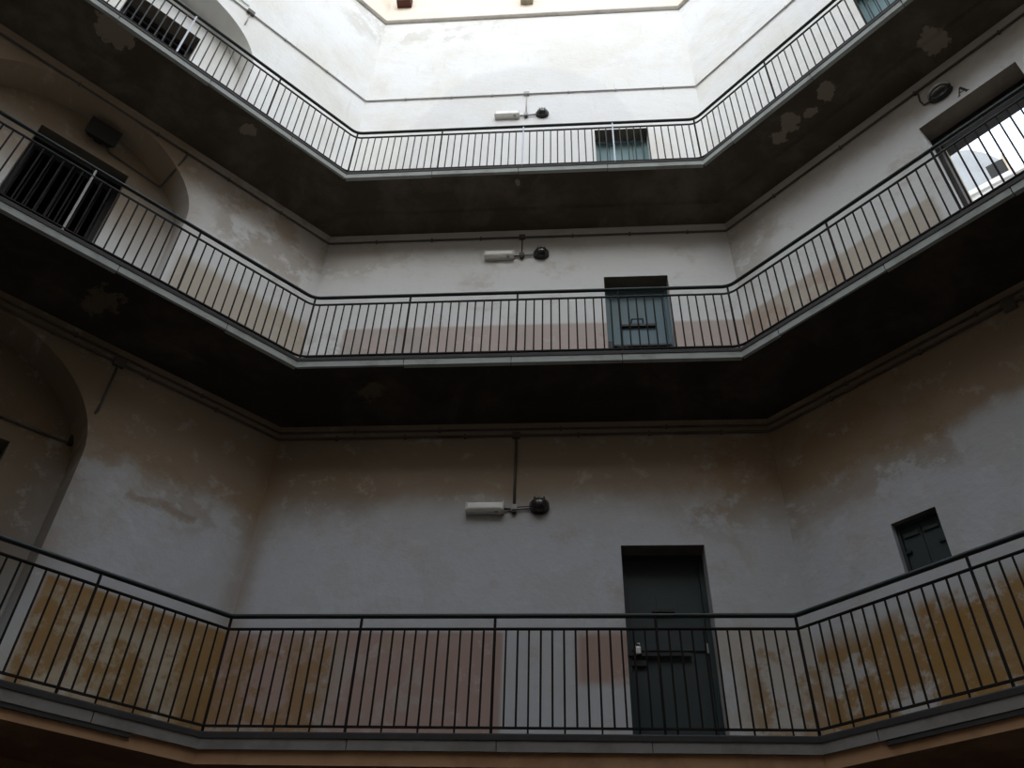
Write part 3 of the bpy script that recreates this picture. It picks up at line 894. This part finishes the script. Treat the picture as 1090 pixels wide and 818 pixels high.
# square floodlight over the middle gate
u, z, o = 3.12, G2 + 2.80, NICHE
root = empty('square_floodlight', LEFT.p(u, z, o - 0.01))
tag(root, 'dark square floodlight above the middle gallery gate', 'lamp')
box_obj('bracket', LEFT, u - 0.05, u + 0.05, z - 0.05, z + 0.07, o - 0.06, o - 0.001, M_IRON, root)
hd = empty('head', LEFT.p(u, z, o - 0.13)); hd.parent = root; hd.matrix_parent_inverse = root.matrix_world.inverted()
bm = bmesh.new()
V = [(-.19, .13, -.07), (.19, .13, -.07), (.19, -.13, -.02), (-.19, -.13, -.02), (-.13, .09, .10), (.13, .09, .10), (.13, -.09, .10), (-.13, -.09, .10)]
vv = [bm.verts.new(LEFT.p(u + a, z + b, o - 0.14 + c * 0.8)) for a, b, c in V]
for f in ((0, 1, 2, 3), (7, 6, 5, 4), (0, 4, 5, 1), (1, 5, 6, 2), (2, 6, 7, 3), (3, 7, 4, 0)): bm.faces.new([vv[i] for i in f])
bmesh.ops.recalc_face_normals(bm, faces=bm.faces[:])
bpy.data.objects.remove(hd)
link('housing', bm, M_IRON, root)
bm = bmesh.new()
vv = [bm.verts.new(LEFT.p(u + a * .88, z + b * .88, o - 0.14 + c * 0.8 - 0.006)) for a, b, c in V[:4]]
bm.faces.new(vv)
link('glass', bm, M_GATE, root)


# ------------------------------------------------------------------ conduits
def conduit_run(z, r, off, mat, plan_u=(5.2, 5.2)):
    q = inset(POLY, off)
    c2, c1 = q[2], q[1]
    a = c2 + dL * plan_u[0]; b = c1 + dR * plan_u[1]
    return [(p.x, p.y, z) for p in fillet([a, c2, c1, b], 0.06, 4)]


def clips(parent, z, r, mat, lst):
    for sd, us in lst:
        for x in us: box_obj('clip', sd, x - 0.012, x + 0.012, z - r - 0.008, z + r + 0.008, -2 * r - 0.006, -0.0005, mat, parent)


UB = 2.79
CL = ['grey conduit with lamp drop, under the middle gallery slab', 'grey conduit with lamp drop, under the top gallery slab', 'pale thin conduit with lamp drop on the bright top wall']
for k, (z, mat, r) in enumerate(((G2 - 0.475, M_PIPE, 0.016), (G3 - 0.46, M_PIPE, 0.015), (G3 + 3.29, M_PIPE3, 0.013))):
    root = empty('conduit', BACK.p(UB, z, -0.02)); tag(root, CL[k], 'conduit', 'wall conduits')
    tube_obj('pipe', conduit_run(z, r, r + 0.004, mat, (5.6, 5.4)), r, mat, root)
    lz = LZ[k]
    rd = r * (0.95 if k == 0 else 0.7)
    tube_obj('drop_pipe', [BACK.p(UB, z, -rd - .004), BACK.p(UB, lz + 0.03, -rd - .004)], rd, mat, root)
    bm = bmesh.new(); sbox(bm, BACK, UB - 0.035, UB + 0.035, lz - 0.025, lz + 0.045, -0.055, -0.001, 0.008)
    bmesh.ops.recalc_face_normals(bm, faces=bm.faces[:]); link('junction_box', bm, M_PIPE3 if k != 1 else M_PIPE, root)
    box_obj('gland', BACK, UB - 0.018, UB + 0.018, lz - 0.05, lz - 0.025, -0.045, -0.008, M_IRON, root)
    tube_obj('lamp_arm', [BACK.p(UB - 0.035, lz, -0.025), BACK.p(2.685, lz, -0.025)], 0.012, M_PIPE, root)
    for dz in (0.018, -0.008):
        tube_obj('lamp_arm', [BACK.p(UB + 0.035, lz + dz, -0.025), BACK.p(2.955, lz + 0.012 + dz, -0.025)], 0.006, M_PIPE, root)
    bm = bmesh.new(); sbox(bm, BACK, UB - 0.045, UB + 0.045, z - 0.04, z + 0.035, -0.05, -0.001, 0.008)
    bmesh.ops.recalc_face_normals(bm, faces=bm.faces[:]); link('tee_box', bm, mat, root)
    clips(root, z, r, mat, [(BACK, (0.7, 1.5, 2.2, 3.5, 4.3, 5.1)), (LEFT, (0.8, 1.6, 2.6, 3.6, 4.6)), (RIGHT, (0.8, 1.8, 2.8, 3.8))])
    if k == 0:                                               # branch into the lowest niche
        rb = 0.014
        tube_obj('branch_pipe', [LEFT.p(1.92, z, -.02), LEFT.p(1.92, G1 + 3.03, -.016), LEFT.p(1.925, G1 + 2.93, -.02), LEFT.p(1.945, G1 + 2.84, .06), LEFT.p(1.925, G1 + 2.74, NICHE - .03),
                                 LEFT.p(2.0, G1 + 2.72, NICHE - .016), LEFT.p(4.2, G1 + 2.68, NICHE - .016)], rb, mat, root)
        box_obj('tee_box', LEFT, 1.86, 1.98, z - 0.05, z + 0.06, -0.05, -0.001, mat, root, 0.008)
        box_obj('elbow_box', LEFT, 1.90, 1.99, G1 + 2.70, G1 + 2.80, NICHE - 0.06, NICHE - 0.001, M_IRON, root, 0.006)
        box_obj('tee_box', RIGHT, 2.62, 2.74, z - 0.07, z + 0.06, -0.055, -0.001, mat, root, 0.008)
    if k == 1:
        rb = 0.013
        tube_obj('branch_pipe', [LEFT.p(2.18, z, -.02), LEFT.p(2.20, G2 + 2.84, -.016), LEFT.p(2.22, G2 + 2.74, -.01), LEFT.p(2.23, G2 + 2.66, .05), LEFT.p(2.26, G2 + 2.63, NICHE - .03),
                                 LEFT.p(2.32, G2 + 2.64, NICHE - .015), LEFT.p(2.95, G2 + 2.70, NICHE - .015), LEFT.p(3.1, G2 + 2.84, NICHE - .03)], rb, mat, root)
    if k == 2:
        box_obj('tee_box', LEFT, 2.18, 2.30, z - 0.045, z + 0.045, -0.055, -0.001, M_PIPE, root, 0.008)
        tube_obj('branch_pipe', [LEFT.p(2.24, z, -.015), LEFT.p(2.24, G3 + 2.92, -.012)], 0.009, mat, root)
        tube_obj('branch_pipe', [LEFT.p(2.3, z + .14, -.015), LEFT.p(4.6, z + .16, -.015)], 0.008, mat, root)

root = empty('cable_pipe', BACK.p(0.5, G2 - 0.385, -0.02))
tag(root, 'second dark pipe running just above the conduit under the middle gallery slab', 'pipe')
tube_obj('pipe', conduit_run(G2 - 0.385, 0.014, 0.018, M_PIPE, (5.6, 5.4)), 0.014, M_PIPE, root)
clips(root, G2 - 0.385, 0.014, M_PIPE, [(BACK, (0.9, 1.9, 3.3, 4.5)), (LEFT, (1.0, 2.4, 3.8)), (RIGHT, (1.0, 2.4, 3.8))])

# ------------------------------------------------------------------ beam ends under the roof
for (a, b, zz, mat, lab) in ((0.16, 0.44, 0.62, M_WOOD, 'dark red-brown beam end sticking out above the ledge'),
                             (2.62, 2.86, 0.50, M_WOODG, 'grey weathered beam end sticking out above the ledge')):
    bm = bmesh.new(); z = ZLEDGE + zz
    sbox(bm, BACK, a, b, z, z + 0.26, -0.16, 0.0)
    es = [e for e in bm.edges if all(v.co.y < WL.y - 0.1 and v.co.z < z + 0.1 for v in e.verts)]
    bmesh.ops.bevel(bm, geom=es, offset=0.03, segments=2, affect='EDGES', profile=0.5)
    bmesh.ops.recalc_face_normals(bm, faces=bm.faces[:])
    tag(link('beam_end', bm, mat), lab, 'beam')

# ------------------------------------------------------------------ what lies beyond the open doorway
AZ = math.radians(38.5)
out = Side(Vector((math.sin(AZ) * 12.4, math.cos(AZ) * 12.4)), Vector((math.cos(AZ), -math.sin(AZ))), Vector((math.sin(AZ), math.cos(AZ))))
zw = 12.4 * 1.022 + EYE
root = empty('neighbour_building', out.p(0, 0))
tag(root, 'white neighbouring building glimpsed through the open doorway', 'building')
box_obj('wall', out, -3.0, 3.0, 0, zw - 0.12, 0, 4.0, M_OUTW, root)
box_obj('parapet', out, -3.05, 3.05, zw - 0.12, zw, -0.06, 0.3, M_OUTW, root)
bm = bmesh.new(); n = 16
ra, rb = [], []
for i in range(n + 1):
    t = math.pi * i / n
    x, zz = -0.45 - 1.1 * math.cos(t), zw - 0.12 + 2.95 * math.sin(t)
    ra.append(bm.verts.new(out.p(x, zz, 1.4))); rb.append(bm.verts.new(out.p(x, zz, 3.6)))
for i in range(n): bm.faces.new((ra[i], ra[i + 1], rb[i + 1], rb[i]))
bm.faces.new(ra); bm.faces.new(rb[::-1])
bmesh.ops.recalc_face_normals(bm, faces=bm.faces[:])
link('vaulted_roof', bm, M_OUTG, root)
ch = box_obj('chimney', out, 0.06, 0.36, zw - 0.12, zw + 0.76, 0.32, 0.62, M_IRON, root)
box_obj('chimney_edge', out, 0.36, 0.42, zw - 0.12, zw + 0.84, 0.30, 0.64, M_CREAM, ch)
